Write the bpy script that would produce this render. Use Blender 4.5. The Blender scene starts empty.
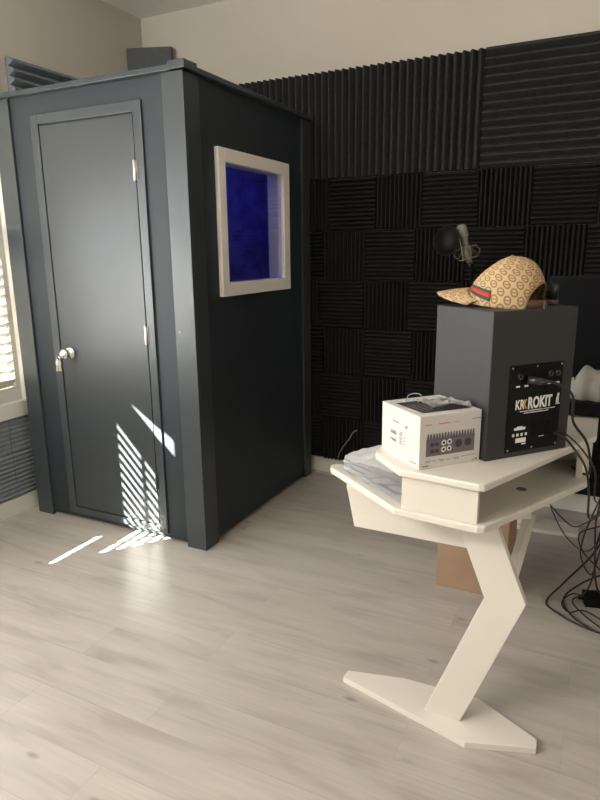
import bpy, math, random
from mathutils import Vector, Matrix
random.seed(4)
S = bpy.context.scene
COL = S.collection
PI = math.pi
V = Vector

# ------------------------------------------------------------------ materials
def new_mat(name):
    m = bpy.data.materials.new(name); m.use_nodes = True
    nt = m.node_tree; b = nt.nodes['Principled BSDF']
    return m, nt, b
def mat(name, col, rough=.5, metal=0, noise=0, nscale=8, bump=0, bscale=200, spec=None, coat=0):
    m, nt, b = new_mat(name)
    b.inputs['Base Color'].default_value = (*col, 1)
    b.inputs['Roughness'].default_value = rough
    b.inputs['Metallic'].default_value = metal
    if spec is not None: b.inputs['Specular IOR Level'].default_value = spec
    if coat: b.inputs['Coat Weight'].default_value = coat
    tc = nt.nodes.new('ShaderNodeTexCoord')
    if noise:
        n = nt.nodes.new('ShaderNodeTexNoise'); n.inputs['Scale'].default_value = nscale; n.inputs['Detail'].default_value = 6
        r = nt.nodes.new('ShaderNodeMapRange')
        r.inputs['From Min'].default_value = .3; r.inputs['From Max'].default_value = .7
        r.inputs['To Min'].default_value = 1-noise; r.inputs['To Max'].default_value = 1+noise
        mx = nt.nodes.new('ShaderNodeVectorMath'); mx.operation = 'SCALE'
        mx.inputs[0].default_value = col
        nt.links.new(tc.outputs['Object'], n.inputs['Vector']); nt.links.new(n.outputs['Fac'], r.inputs['Value'])
        nt.links.new(r.outputs['Result'], mx.inputs['Scale']); nt.links.new(mx.outputs[0], b.inputs['Base Color'])
    if bump:
        n = nt.nodes.new('ShaderNodeTexNoise'); n.inputs['Scale'].default_value = bscale; n.inputs['Detail'].default_value = 4
        bp = nt.nodes.new('ShaderNodeBump'); bp.inputs['Strength'].default_value = bump; bp.inputs['Distance'].default_value = .002
        nt.links.new(tc.outputs['Object'], n.inputs['Vector']); nt.links.new(n.outputs['Fac'], bp.inputs['Height'])
        nt.links.new(bp.outputs[0], b.inputs['Normal'])
    return m

def math_node(nt, op, a, b=None, c=None):
    n = nt.nodes.new('ShaderNodeMath'); n.operation = op
    for i, v in enumerate((a, b, c)):
        if v is None: continue
        if isinstance(v, (int, float)): n.inputs[i].default_value = v
        else: nt.links.new(v, n.inputs[i])
    return n.outputs[0]

WALLC = (.50, .462, .395)
M = {}
M['wall'] = mat('wall_paint', WALLC, .85, noise=.015, nscale=3, bump=.12, bscale=160)
M['ceil'] = mat('ceiling_paint', (.84, .82, .78), .9, bump=.1, bscale=120)
M['trim'] = mat('trim_paint', (.70, .68, .62), .45)
M['shutter'] = mat('shutter_paint', (.62, .60, .55), .45)
M['booth'] = mat('booth_paint', (.019, .026, .031), .60, spec=.4, noise=.07, nscale=5, bump=.12, bscale=60)
M['booth_trim'] = mat('booth_trim_sheen', (.038, .045, .050), .36, noise=.05, nscale=9, bump=.1, bscale=80)  # booth paint lightened; the sheen on posts and casing is put into the colour
M['booth_side'] = M['booth']
M['foam'] = mat('charcoal_foam', (.034, .034, .032), .95, noise=.18, nscale=40, bump=.5, bscale=500, spec=.2)
M['foam_tile'] = mat('black_foam', (.0165, .0155, .0145), .95, noise=.2, nscale=40, bump=.5, bscale=500, spec=.2)
M['foam_left'] = mat('grey_foam', (.17, .19, .205), .95, noise=.12, nscale=30, bump=.4, bscale=500, spec=.2)
M['desk'] = mat('white_laminate', (.69, .645, .57), .28, noise=.01)
M['desk_edge'] = mat('white_edge_band', (.76, .72, .63), .35)
M['cream'] = mat('booth_window_paint', (.86, .81, .73), .35)
M['chrome'] = mat('polished_nickel', (.85, .83, .80), .12, 1)
M['steel'] = mat('satin_steel', (.55, .52, .47), .3, 1)
M['black'] = mat('black_plastic', (.004, .004, .0045), .55, spec=.15)
M['blackmatte'] = mat('black_vinyl', (.024, .0245, .025), .5, noise=.08, nscale=20, bump=.25, bscale=700)
M['panel'] = mat('amp_plate', (.004, .0045, .005), .4, spec=.2)
M['cable'] = mat('cable_rubber', (.012, .012, .012), .42)
M['boxwhite'] = mat('carton_print', (.64, .60, .565), .4)
M['ink'] = mat('grey_ink', (.22, .19, .19), .5)
M['inkdark'] = mat('dark_ink', (.045, .038, .042), .45)
M['inkmid'] = mat('device_ink', (.15, .125, .14), .45)
M['inkred'] = mat('red_ink', (.55, .25, .22), .5)
M['white'] = mat('white_ink', (.85, .84, .80), .5)
M['yellow'] = mat('yellow_ink', (.75, .48, .06), .5)
M['card'] = mat('kraft_cardboard', (.33, .215, .135), .8, noise=.06, nscale=12)
M['cloth'] = mat('pale_cloth', (.27, .25, .22), .9, noise=.08, nscale=30, bump=.4, bscale=300)
M['mic'] = mat('champagne_metal', (.15, .135, .10), .5, .5)
M['wire'] = mat('pale_wire', (.19, .175, .13), .6)
M['leather'] = mat('brown_leather', (.10, .045, .025), .5)
M['green'] = mat('green_webbing', (.012, .06, .035), .7)
M['red'] = mat('red_webbing', (.50, .02, .02), .7)
M['canister'] = mat('gunmetal', (.05, .052, .055), .3, .6)
M['caplining'] = mat('cap_lining', (.05, .035, .025), .8)
M['shade'] = mat('sun_blocking_fabric', (.8, .77, .7), .9)
M['deskunder'] = M['desk']

# paper / film
def film(name, col, alpha, rough=.3):
    m, nt, b = new_mat(name)
    b.inputs['Base Color'].default_value = (*col, 1); b.inputs['Roughness'].default_value = rough
    b.inputs['Alpha'].default_value = alpha
    return m
M['film'] = film('clear_film', (.42, .43, .44), .55, .3)
M['film2'] = film('cloudy_film', (.46, .45, .44), .6, .3)
m, nt, b = new_mat('pane_glass')
for n in list(nt.nodes):
    if n.type != 'OUTPUT_MATERIAL': nt.nodes.remove(n)
out = nt.nodes['Material Output']
tr = nt.nodes.new('ShaderNodeBsdfTransparent'); tr.inputs[0].default_value = (.92, .94, .95, 1)
gl = nt.nodes.new('ShaderNodeBsdfGlossy'); gl.inputs['Roughness'].default_value = .02
fr = nt.nodes.new('ShaderNodeLayerWeight'); fr.inputs[0].default_value = .12
mx = nt.nodes.new('ShaderNodeMixShader')
nt.links.new(fr.outputs['Facing'], mx.inputs[0]); nt.links.new(tr.outputs[0], mx.inputs[1]); nt.links.new(gl.outputs[0], mx.inputs[2])
nt.links.new(mx.outputs[0], out.inputs[0]); M['glass'] = m

# floor
m, nt, b = new_mat('laminate_planks')
tc = nt.nodes.new('ShaderNodeTexCoord')
br = nt.nodes.new('ShaderNodeTexBrick')
br.offset = .37; br.offset_frequency = 2; br.squash = 1
br.inputs['Scale'].default_value = 1
br.inputs['Brick Width'].default_value = 1.22; br.inputs['Row Height'].default_value = .185
br.inputs['Mortar Size'].default_value = .0011; br.inputs['Mortar Smooth'].default_value = .3
br.inputs['Color1'].default_value = (0, 0, 0, 1); br.inputs['Color2'].default_value = (1, 1, 1, 1)
br.inputs['Mortar'].default_value = (.5, .5, .5, 1); br.inputs['Bias'].default_value = 0
nt.links.new(tc.outputs['Object'], br.inputs['Vector'])
sep = nt.nodes.new('ShaderNodeSeparateXYZ'); nt.links.new(tc.outputs['Object'], sep.inputs[0])
bw = nt.nodes.new('ShaderNodeRGBToBW'); nt.links.new(br.outputs['Color'], bw.inputs[0])
shift = math_node(nt, 'MULTIPLY', bw.outputs[0], 7.3)
cmb = nt.nodes.new('ShaderNodeCombineXYZ')
nt.links.new(math_node(nt, 'ADD', math_node(nt, 'MULTIPLY', sep.outputs[0], 1.6), shift), cmb.inputs[0])
nt.links.new(math_node(nt, 'MULTIPLY', sep.outputs[1], 9), cmb.inputs[1])
g = nt.nodes.new('ShaderNodeTexNoise'); g.inputs['Scale'].default_value = 1.3; g.inputs['Detail'].default_value = 8; g.inputs['Distortion'].default_value = .5
nt.links.new(cmb.outputs[0], g.inputs['Vector'])
cmb2 = nt.nodes.new('ShaderNodeCombineXYZ')
nt.links.new(math_node(nt, 'MULTIPLY', sep.outputs[0], 3), cmb2.inputs[0]); nt.links.new(math_node(nt, 'MULTIPLY', sep.outputs[1], 90), cmb2.inputs[1])
g2 = nt.nodes.new('ShaderNodeTexNoise'); g2.inputs['Scale'].default_value = 1; g2.inputs['Detail'].default_value = 3
nt.links.new(cmb2.outputs[0], g2.inputs['Vector'])
cmb3 = nt.nodes.new('ShaderNodeCombineXYZ')
nt.links.new(math_node(nt, 'MULTIPLY', sep.outputs[0], 2.2), cmb3.inputs[0]); nt.links.new(math_node(nt, 'MULTIPLY', sep.outputs[1], 5.5), cmb3.inputs[1])
vo = nt.nodes.new('ShaderNodeTexVoronoi'); vo.inputs['Scale'].default_value = 1.35; vo.inputs['Randomness'].default_value = 1
nt.links.new(cmb3.outputs[0], vo.inputs['Vector'])
knot = nt.nodes.new('ShaderNodeMapRange'); knot.inputs['From Min'].default_value = .03; knot.inputs['From Max'].default_value = .10
knot.inputs['To Min'].default_value = .62; knot.inputs['To Max'].default_value = 1
nt.links.new(vo.outputs['Distance'], knot.inputs['Value'])
rp = nt.nodes.new('ShaderNodeValToRGB')
rp.color_ramp.elements[0].position = .30; rp.color_ramp.elements[0].color = (.345, .308, .268, 1)
rp.color_ramp.elements[1].position = .66; rp.color_ramp.elements[1].color = (.455, .418, .370, 1)
e = rp.color_ramp.elements.new(.47); e.color = (.415, .378, .332, 1)
nt.links.new(g.outputs['Fac'], rp.inputs[0])
k1 = math_node(nt, 'ADD', math_node(nt, 'MULTIPLY', bw.outputs[0], .07), .965)
k2 = math_node(nt, 'ADD', math_node(nt, 'MULTIPLY', g2.outputs['Fac'], .22), .89)
k3 = math_node(nt, 'SUBTRACT', 1, math_node(nt, 'MULTIPLY', br.outputs['Fac'], .15))
k = math_node(nt, 'MULTIPLY', math_node(nt, 'MULTIPLY', k1, k2), math_node(nt, 'MULTIPLY', k3, knot.outputs[0]))
vm = nt.nodes.new('ShaderNodeVectorMath'); vm.operation = 'SCALE'
nt.links.new(rp.outputs[0], vm.inputs[0]); nt.links.new(k, vm.inputs['Scale']); nt.links.new(vm.outputs[0], b.inputs['Base Color'])
b.inputs['Roughness'].default_value = .38; b.inputs['Specular IOR Level'].default_value = .45
bp = nt.nodes.new('ShaderNodeBump'); bp.inputs['Strength'].default_value = .08; bp.inputs['Distance'].default_value = .002
nt.links.new(g2.outputs['Fac'], bp.inputs['Height']); nt.links.new(bp.outputs[0], b.inputs['Normal'])
M['floor'] = m

# cap canvas: rings on a diamond lattice
m, nt, b = new_mat('monogram_canvas')
tc = nt.nodes.new('ShaderNodeTexCoord'); sep = nt.nodes.new('ShaderNodeSeparateXYZ'); nt.links.new(tc.outputs['UV'], sep.inputs[0])
u = math_node(nt, 'MULTIPLY', sep.outputs[0], 1/.034); v = math_node(nt, 'MULTIPLY', sep.outputs[1], 1/.034)
def ring(off):
    fu = math_node(nt, 'SUBTRACT', math_node(nt, 'FRACT', math_node(nt, 'ADD', u, off)), .5)
    fv = math_node(nt, 'SUBTRACT', math_node(nt, 'FRACT', math_node(nt, 'ADD', v, off)), .5)
    d = math_node(nt, 'SQRT', math_node(nt, 'ADD', math_node(nt, 'MULTIPLY', fu, fu), math_node(nt, 'MULTIPLY', fv, fv)))
    r1 = math_node(nt, 'LESS_THAN', math_node(nt, 'ABSOLUTE', math_node(nt, 'SUBTRACT', d, .24)), .055)
    bar = math_node(nt, 'MULTIPLY', math_node(nt, 'LESS_THAN', math_node(nt, 'ABSOLUTE', fv), .04), math_node(nt, 'LESS_THAN', d, .2))
    return math_node(nt, 'MAXIMUM', r1, bar)
dd = math_node(nt, 'LESS_THAN', math_node(nt, 'ABSOLUTE', math_node(nt, 'SUBTRACT', math_node(nt, 'FRACT', math_node(nt, 'ADD', math_node(nt, 'ADD', u, v), .5)), .5)), .05)
de = math_node(nt, 'LESS_THAN', math_node(nt, 'ABSOLUTE', math_node(nt, 'SUBTRACT', math_node(nt, 'FRACT', math_node(nt, 'ADD', math_node(nt, 'SUBTRACT', u, v), 10.5)), .5)), .05)
mask = math_node(nt, 'MAXIMUM', math_node(nt, 'MAXIMUM', ring(10), ring(10.5)), math_node(nt, 'MULTIPLY', math_node(nt, 'MAXIMUM', dd, de), .0))
mx = nt.nodes.new('ShaderNodeMix'); mx.data_type = 'RGBA'
mx.inputs['A'].default_value = (.50, .345, .185, 1); mx.inputs['B'].default_value = (.24, .15, .07, 1)
nt.links.new(mask, mx.inputs['Factor']); nt.links.new(mx.outputs['Result'], b.inputs['Base Color'])
b.inputs['Roughness'].default_value = .8
M['canvas'] = m

# ------------------------------------------------------------------ helpers
class MB:
    def __init__(s): s.v = []; s.f = []; s.sm = []
    def add(s, vs, fs, smooth=False):
        o = len(s.v); s.v += [tuple(p) for p in vs]
        for f in fs: s.f.append([i+o for i in f]); s.sm.append(smooth)
        return s
    def box(s, a, b, mtx=None):
        x0, y0, z0 = a; x1, y1, z1 = b
        vs = [V(p) for p in ((x0,y0,z0),(x1,y0,z0),(x1,y1,z0),(x0,y1,z0),(x0,y0,z1),(x1,y0,z1),(x1,y1,z1),(x0,y1,z1))]
        if mtx: vs = [mtx @ p for p in vs]
        return s.add(vs, [(0,3,2,1),(4,5,6,7),(0,1,5,4),(1,2,6,5),(2,3,7,6),(3,0,4,7)])
    def prism(s, poly, z0, z1):      # xy polygon extruded in z
        n = len(poly)
        ar = sum(poly[i][0]*poly[(i+1)%n][1]-poly[(i+1)%n][0]*poly[i][1] for i in range(n))
        if ar < 0: poly = poly[::-1]
        vs = [(p[0], p[1], z0) for p in poly]+[(p[0], p[1], z1) for p in poly]
        fs = [tuple(range(n))[::-1], tuple(range(n, 2*n))]+[(i, (i+1) % n, (i+1) % n+n, i+n) for i in range(n)]
        return s.add(vs, fs)
    def prism_xz(s, poly, y0, y1):
        n = len(poly)
        ar = sum(poly[i][0]*poly[(i+1)%n][1]-poly[(i+1)%n][0]*poly[i][1] for i in range(n))
        if ar < 0: poly = poly[::-1]
        vs = [(p[0], y0, p[1]) for p in poly]+[(p[0], y1, p[1]) for p in poly]
        fs = [tuple(range(n)), tuple(range(n, 2*n))[::-1]]+[((i+1) % n, i, i+n, (i+1) % n+n) for i in range(n)]
        return s.add(vs, fs)
    def tube(s, pts, r, n=8, radii=None, cap=True):
        pts = [V(p) for p in pts]; k = len(pts); vs = []; fs = []
        up = V((0, 0, 1)); prev = None
        for i, p in enumerate(pts):
            t = (pts[min(i+1, k-1)]-pts[max(i-1, 0)]).normalized()
            if prev is None:
                a = t.cross(up)
                if a.length < .1: a = t.cross(V((1, 0, 0)))
            else:
                a = prev-t*prev.dot(t)
                if a.length < 1e-5: a = t.orthogonal()
            a.normalize(); prev = a; c = t.cross(a)
            rr = radii[i] if radii else r
            for j in range(n):
                q = 2*PI*j/n; vs.append(p+a*math.cos(q)*rr+c*math.sin(q)*rr)
        for i in range(k-1):
            for j in range(n):
                fs.append((i*n+j, (i+1)*n+j, (i+1)*n+(j+1) % n, i*n+(j+1) % n))
        s.add(vs, fs, True)
        if cap:
            o = len(s.v)-len(vs)
            s.f.append([o+j for j in range(n)]); s.sm.append(False)
            s.f.append([o+(k-1)*n+j for j in range(n)][::-1]); s.sm.append(False)
        return s
    def lathe(s, prof, n=24, mtx=None):   # (r,z) list
        vs = []; fs = []; k = len(prof)
        for r, z in prof:
            for j in range(n):
                q = 2*PI*j/n; p = V((r*math.cos(q), r*math.sin(q), z)); vs.append(mtx @ p if mtx else p)
        for i in range(k-1):
            for j in range(n): fs.append((i*n+j, i*n+(j+1) % n, (i+1)*n+(j+1) % n, (i+1)*n+j))
        s.add(vs, fs, True)
        return s
    def build_each(s, name, m, parent=None):
        i = 0; seen = []
        for f, q in zip(s.f, s.sm):           # one object per 8-vertex box
            k_ = f[0]//8
            if k_ not in seen: seen.append(k_)
        for k_ in seen:
            mb = MB(); mb.v = s.v[k_*8:k_*8+8]
            mb.f = [[a-k_*8 for a in f] for f in s.f if f[0]//8 == k_]; mb.sm = [False]*len(mb.f)
            mb.build(name, m, parent)
    def build(s, name, m, parent=None, bevel=0, seg=2):
        me = bpy.data.meshes.new(name); me.from_pydata(s.v, [], s.f); me.update()
        for p, q in zip(me.polygons, s.sm): p.use_smooth = q
        o = bpy.data.objects.new(name, me); COL.objects.link(o)
        me.materials.append(M[m] if isinstance(m, str) else m)
        if parent: o.parent = parent
        if bevel:
            bv = o.modifiers.new('bevel', 'BEVEL'); bv.width = bevel; bv.segments = seg; bv.limit_method = 'ANGLE'; bv.angle_limit = .6
        return o
def tag(o, label, cat, group=None, kind=None):
    o['label'] = label
    if cat: o['category'] = cat
    if group: o['group'] = group
    if kind: o['kind'] = kind
    return o
def thing(name, label, cat, loc=(0,0,0), rz=0, group=None):
    o = bpy.data.objects.new(name, None); o.empty_display_size = .1; COL.objects.link(o)
    o.location = loc; o.rotation_euler = (0, 0, rz)
    return tag(o, label, cat, group)
def struct(o): o['kind'] = 'structure'; return o
def BX(name, a, b, m, parent=None, bevel=0): return MB().box(a, b).build(name, m, parent, bevel)
def bez(pts, n=10):      # catmull-rom through points
    pts = [V(p) for p in pts]; P = [pts[0]]+pts+[pts[-1]]; o = []
    for i in range(1, len(P)-2):
        for k in range(n):
            t = k/n; a, b, c, d = P[i-1], P[i], P[i+1], P[i+2]
            o.append(.5*((2*b)+(c-a)*t+(2*a-5*b+4*c-d)*t*t+(3*b-a-3*c+d)*t**3))
    o.append(pts[-1]); return o
def text_mesh(txt, size, mtx, extr=.0004, bold=0, sx=1):
    cu = bpy.data.curves.new('t', 'FONT'); cu.body = txt; cu.size = size; cu.extrude = extr; cu.offset = bold
    cu.resolution_u = 3
    ob = bpy.data.objects.new('t', cu); COL.objects.link(ob)
    bpy.context.view_layer.update()
    me = bpy.data.meshes.new_from_object(ob.evaluated_get(bpy.context.evaluated_depsgraph_get()))
    bpy.data.objects.remove(ob); bpy.data.curves.remove(cu)
    sc = Matrix.Diagonal((sx, 1, 1, 1))
    vs = [mtx @ (sc @ v.co) for v in me.vertices]; fs = [tuple(p.vertices) for p in me.polygons]
    bpy.data.meshes.remove(me)
    return MB().add(vs, fs)
FRONT = Matrix.Rotation(PI/2, 4, 'X')       # text lying in the local XZ plane, read from -Y

# ------------------------------------------------------------------ room
XL, YB, ZC, XR, YR = -3.0, 3.70, 3.005, 4.0, -1.1
T = .12
struct(BX('floor', (XL-T, YR-T, -.1), (XR+T, YB+T, 0), 'floor'))
struct(BX('ceiling', (XL-T, YR-T, ZC), (XR+T, YB+T, ZC+.1), 'ceil'))
struct(BX('wall_back', (XL-T, YB, 0), (XR+T, YB+T, ZC), 'wall'))
struct(BX('wall_right', (XR, YR, 0), (XR+T, YB, ZC), 'wall'))
struct(BX('wall_front', (XL-T, YR-T, 0), (XR+T, YR, ZC), 'wall'))
W1 = (.66, 2.43, .66, 2.42)      # opening y0 y1 z0 z1
W2 = (-.95, .25, .70, 2.42)
w = MB()
w.box((XL-T, YR, 0), (XL, YB, .66)); w.box((XL-T, W2[0], .66), (XL, W2[1], .70)); w.box((XL-T, YR, 2.42), (XL, YB, ZC))
w.box((XL-T, YR, .66), (XL, W2[0], 2.42)); w.box((XL-T, W2[1], .66), (XL, W1[0], 2.42)); w.box((XL-T, W1[1], .66), (XL, YB, 2.42))
struct(w.build('wall_left', 'wall'))
bb = MB().box((XL, YR, 0), (XL+.016, YB, .10)).build('baseboard_left', 'trim', bevel=.004); struct(bb)
bb = MB().box((XL, YB-.018, 0), (XR, YB, .108)).build('baseboard_back', 'trim', bevel=.004); struct(bb)

# window with plantation shutters (partly behind the booth edge at the left of the view)
win = bpy.data.objects.new('window_1', None); COL.objects.link(win); struct(win); win.location = (XL, 1.67, .7)
def L1(p): return (p[0]-XL, p[1]-1.67, p[2]-.7)
def wbox(mb, a, b): return mb.box(L1(a), L1(b))
c = MB()
y0, y1, z0, z1 = W1
wbox(c, (XL-.01, y0-.07, z0-.09), (XL+.022, y1+.035, z0)); wbox(c, (XL-.01, y0-.07, z1), (XL+.022, y1+.035, z1+.09))
wbox(c, (XL-.01, y0-.07, z0), (XL+.022, y0, z1)); wbox(c, (XL-.01, y1-.002, z0), (XL+.022, y1+.035, z1))
c.build('window_casing', 'trim', win, .003)
def louvers(mb, ya, yb, za, zb, phi, pitch=.05, wdt=.055, skip=None):
    n = int((zb-za)/pitch); p = (zb-za)/n
    for i in range(n):
        z = za+p*(i+.5)
        if skip and skip(z): continue
        mt = Matrix.Translation(V(L1((XL-.028, (ya+yb)/2, z)))) @ Matrix.Rotation(phi, 4, 'Y')
        h = (yb-ya)/2; t = .0035
        mb.box((-wdt/2, -h, -t), (wdt/2, h, t), mt)
panels = [(1.03, 1.385, 'open'), (1.44, 1.90, 'c'), (1.98, 2.40, 'c')]
xs0, xs1 = XL-.043, XL-.013
fr = MB()
prev = y0
for (a, b_, kk) in panels:
    if kk == 'open':
        wbox(fr, (xs0, prev, z0), (xs1, a, 1.565)); wbox(fr, (xs0, prev, 1.565), (xs1, .895, z1))
    else: wbox(fr, (xs0, prev, z0), (xs1, a, z1))
    prev = b_
wbox(fr, (xs0, prev, z0), (xs1, y1, z1))
for (a, b_, kk) in panels:
    if kk == 'open': wbox(fr, (xs0, a, z0), (xs1, b_, .706)); wbox(fr, (xs0, a, .756), (xs1, b_, .835))
    else: wbox(fr, (xs0, a, z0), (xs1, b_, .735))
    wbox(fr, (xs0, a, 1.475), (xs1, b_, 1.565)); wbox(fr, (xs0, a-(.18 if kk == 'open' else 0), 2.34), (xs1, b_, z1))
fr.build('shutter_frame', 'shutter', win)
for (a, b_, kk) in panels:
    lo = MB()
    if kk == 'open':
        louvers(lo, a, b_, .835, 1.475, math.radians(30))
        louvers(lo, .85, b_, 1.77, 2.34, math.radians(80), wdt=.06)
        # flat boards, out of view, shaped to throw a wedge of sunlight
        def wedge_board(poly):
            n = len(poly); vs = [L1((x, p[0], p[1])) for x in (XL-.03, XL-.024) for p in poly]
            lo.add(vs, [tuple(range(n)), tuple(range(n, 2*n))[::-1]]+[(i, i+n, (i+1) % n+n, (i+1) % n) for i in range(n)])
        wedge_board([(b_, 1.657), (b_, 1.785), (.85, 1.785), (.85, 1.780), (1.25, 1.657)])
        wedge_board([(b_, 1.56), (b_, 1.657), (1.25, 1.657), (.85, 1.680), (.85, 1.56)])
    else:
        louvers(lo, a, b_, .735, 1.475, math.radians(-52), wdt=.062); louvers(lo, a, b_, 1.565, 2.34, math.radians(-52), wdt=.062)
    lo.build('louvers', 'shutter', win)
    ym = (a+b_)/2+(-.008 if kk == 'open' else 0)
    rd = MB(); wbox(rd, (XL-.004, ym-.010, .79), (XL+.006, ym+.010, 1.46)); rd.build('tilt_rod', 'shutter', win)
g = MB(); wbox(g, (XL-.10, y0, z0), (XL-.096, y1, z1)); g.build('window_pane', 'glass', win)

# second window, behind the camera, shade added to keep the sun out
win2 = bpy.data.objects.new('window_2', None); COL.objects.link(win2); struct(win2); win2.location = (XL, -.35, .7)
y0, y1, z0, z1 = W2
def w2(mb, a, b): return mb.box((a[0]-XL, a[1]+.35, a[2]-.7), (b[0]-XL, b[1]+.35, b[2]-.7))
c = MB()
w2(c, (XL-.01, y0-.07, z0-.09), (XL+.022, y1+.07, z0)); w2(c, (XL-.01, y0-.07, z1), (XL+.022, y1+.07, z1+.09))
w2(c, (XL-.01, y0-.07, z0), (XL+.022, y0, z1)); w2(c, (XL-.01, y1, z0), (XL+.022, y1+.07, z1))
c.build('window_casing', 'trim', win2, .003)
c = MB(); w2(c, (XL-.06, y0, z0), (XL-.055, y1, z1)); c.build('sun_blocking_shade', 'shade', win2)

# ------------------------------------------------------------------ acoustic foam
def foam(x0, x1, z0, z1, vert, label, group, m='foam_tile', pitch=.0254, depth=.05, wall='back', base=.018, cat='acoustic foam'):
    W = x1-x0-.002; H = z1-z0-.002
    L, E = (W, H) if vert else (H, W)      # L: across ribs, E: along ribs
    n = max(1, round(L/pitch)); p = L/n
    prof = [(0, 0)]
    for i in range(n):
        prof += [(i*p, base), (i*p+p*.42, depth), (i*p+p*.58, depth)]
    prof += [(L, base), (L, 0)]
    def mp(s, d, e):
        a, z = (s, e) if vert else (e, s)
        a += .001; z += .001
        return (a, -d, z) if wall == 'back' else (d, a, z)
    k = len(prof); vs = [mp(s, d, 0) for s, d in prof]+[mp(s, d, E) for s, d in prof]
    fs = [(i, (i+1) % k, (i+1) % k+k, i+k) for i in range(k)]+[tuple(range(k))[::-1], tuple(range(k, 2*k))]
    me = bpy.data.meshes.new('foam_tile'); me.from_pydata(vs, [], fs); me.update()
    import bmesh
    bm = bmesh.new(); bm.from_mesh(me); bmesh.ops.recalc_face_normals(bm, faces=bm.faces); bm.to_mesh(me); bm.free()
    me.materials.append(M[m])
    o = bpy.data.objects.new('foam_tile' if pitch < .03 else 'foam_sheet', me); COL.objects.link(o)
    o.location = (x0, YB-.001, z0) if wall == 'back' else (XL+.001, x0, z0)
    tag(o, label, cat, group)
    return o
rowsz = [1.905, 1.60, 1.298, 1.0, .70, .405, .110]
A = [-1.905, -1.606, -1.300, -1.013, -.702, -.42, -.102, .20, .50]
B = [-1.94, -1.645, -1.356, -1.052, -.757, -.445, -.135, .17, .47]
Cc = [-1.96, -1.672, -1.372, -1.085, -.78, -.48, -.17, .13, .43]
rows = [(A, 0), (B, 1), (Cc, 0), (B, 1), (Cc, 0), (B, 1)]
ordr = ['top', 'second', 'third', 'fourth', 'fifth', 'bottom']
cnt = ['first', 'second', 'third', 'fourth', 'fifth', 'sixth', 'seventh', 'eighth']
for r, (bx, ph) in enumerate(rows):
    for i in range(len(bx)-1):
        if r > 2 and bx[i] > .1: continue
        vert = (i+ph) % 2 == 0
        ribs = 'upright' if vert else 'level'
        lab = f'black square foam tile with {ribs} ribs, {ordr[r]} tile row, {cnt[i]} from booth'
        foam(bx[i], bx[i+1], rowsz[r+1], rowsz[r], vert, lab, 'black foam tiles on the back wall')
foam(-2.66, -1.925, 1.907, 2.505, True, 'large charcoal foam sheet with upright ribs, mostly behind the booth', 'large foam sheets above the tiles', 'foam', .043, .06)
foam(-1.925, -.704, 1.907, 2.505, True, 'large charcoal foam sheet with upright ribs right of booth top', 'large foam sheets above the tiles', 'foam', .043, .06)
foam(-.704, .52, 1.907, 2.515, False, 'large charcoal foam sheet with level ribs at upper right', 'large foam sheets above the tiles', 'foam', .043, .06)
foam(2.56, 3.40, 1.9, 2.50, False, 'grey ribbed foam sheet high on left wall, above booth roof edge', 'foam on the left wall', 'foam_left', .045, .055, 'left')
lw = [1.66, 1.98, 2.30, 2.62]
for i in range(3):
    foam(lw[i], lw[i+1], .105, .365, False, ['grey ribbed foam tile under shutters, farthest from booth', 'grey ribbed foam tile under shutters, middle of the lower row', 'grey ribbed foam tile above baseboard beside booth edge'][i], 'foam on the left wall', 'foam_left', .0254, .020, 'left', .014)
    foam(lw[i], lw[i+1], .367, .606, False, ['grey foam tile just below shutter casing, farthest from booth', 'grey foam tile just below shutter casing, middle of the upper row', 'grey foam tile just below shutter casing beside booth edge'][i], 'foam on the left wall', 'foam_left', .0254, .0135, 'left', .011)
# corner trap
t = MB().prism([(-2.998, 3.53), (-2.998, 3.698), (-2.93, 3.698), (-2.715, 3.66), (-2.715, 3.635)], 2.27, 2.785)
tag(t.build('bass_trap', mat('trap_foam', (.085, .09, .092), .9, noise=.1, nscale=30, bump=.3, bscale=400), bevel=.004), 'dark grey slab bass trap across the room corner above booth roof', 'bass trap')

# ------------------------------------------------------------------ vocal booth
BX0, BX1, BY0, BY1 = -2.905, -1.717, 2.37, 3.628
booth = thing('vocal_booth', 'dark slate blue isolation booth with door and white framed window', 'booth', (BX0, BY0, 0))
def lb(p): return (p[0]-BX0, p[1]-BY0, p[2])
def bb_(mb, a, b): return mb.box(lb(a), lb(b))
PT = 2.236
# front panel with door hole
DX0, DX1, DZ0, DZ1 = -2.599, -2.011, .089, 2.091
fp = MB()
bb_(fp, (BX0+.02, BY0+.015, .028), (DX0, BY0+.06, PT)); bb_(fp, (DX1, BY0+.015, .028), (BX1-.02, BY0+.06, PT))
bb_(fp, (DX0, BY0+.015, DZ1), (DX1, BY0+.06, PT)); bb_(fp, (DX0, BY0+.015, .028), (DX1, BY0+.06, DZ0))
fp.build('front_panel', 'booth', booth)
# side panel with window hole
wy0, wy1, wz0, wz1 = 2.655, 3.275, 1.315, 1.912
sp = MB()
bb_(sp, (BX1-.09, BY0+.02, .028), (BX1-.014, wy0, PT)); bb_(sp, (BX1-.09, wy1, .028), (BX1-.014, BY1-.02, PT))
bb_(sp, (BX1-.09, wy0, .028), (BX1-.014, wy1, wz0)); bb_(sp, (BX1-.09, wy0, wz1), (BX1-.014, wy1, PT))
sp.build('side_panel', 'booth', booth)
bb_(MB(), (BX0+.01, BY0+.02, .028), (BX0+.06, BY1-.02, PT)).build('side_panel', 'booth', booth)
bb_(MB(), (BX0+.02, BY1-.06, .028), (BX1-.02, BY1-.012, PT)).build('back_panel', 'booth', booth)
bb_(MB(), (BX0+.02, BY0+.02, .02), (BX1-.02, BY1-.02, .06)).build('booth_floor', 'booth', booth)
bb_(MB(), (BX0-.012, BY0-.018, PT), (BX1+.02, BY1+.008, PT+.024)).build('roof_board', 'booth_trim', booth, .003)


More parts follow.
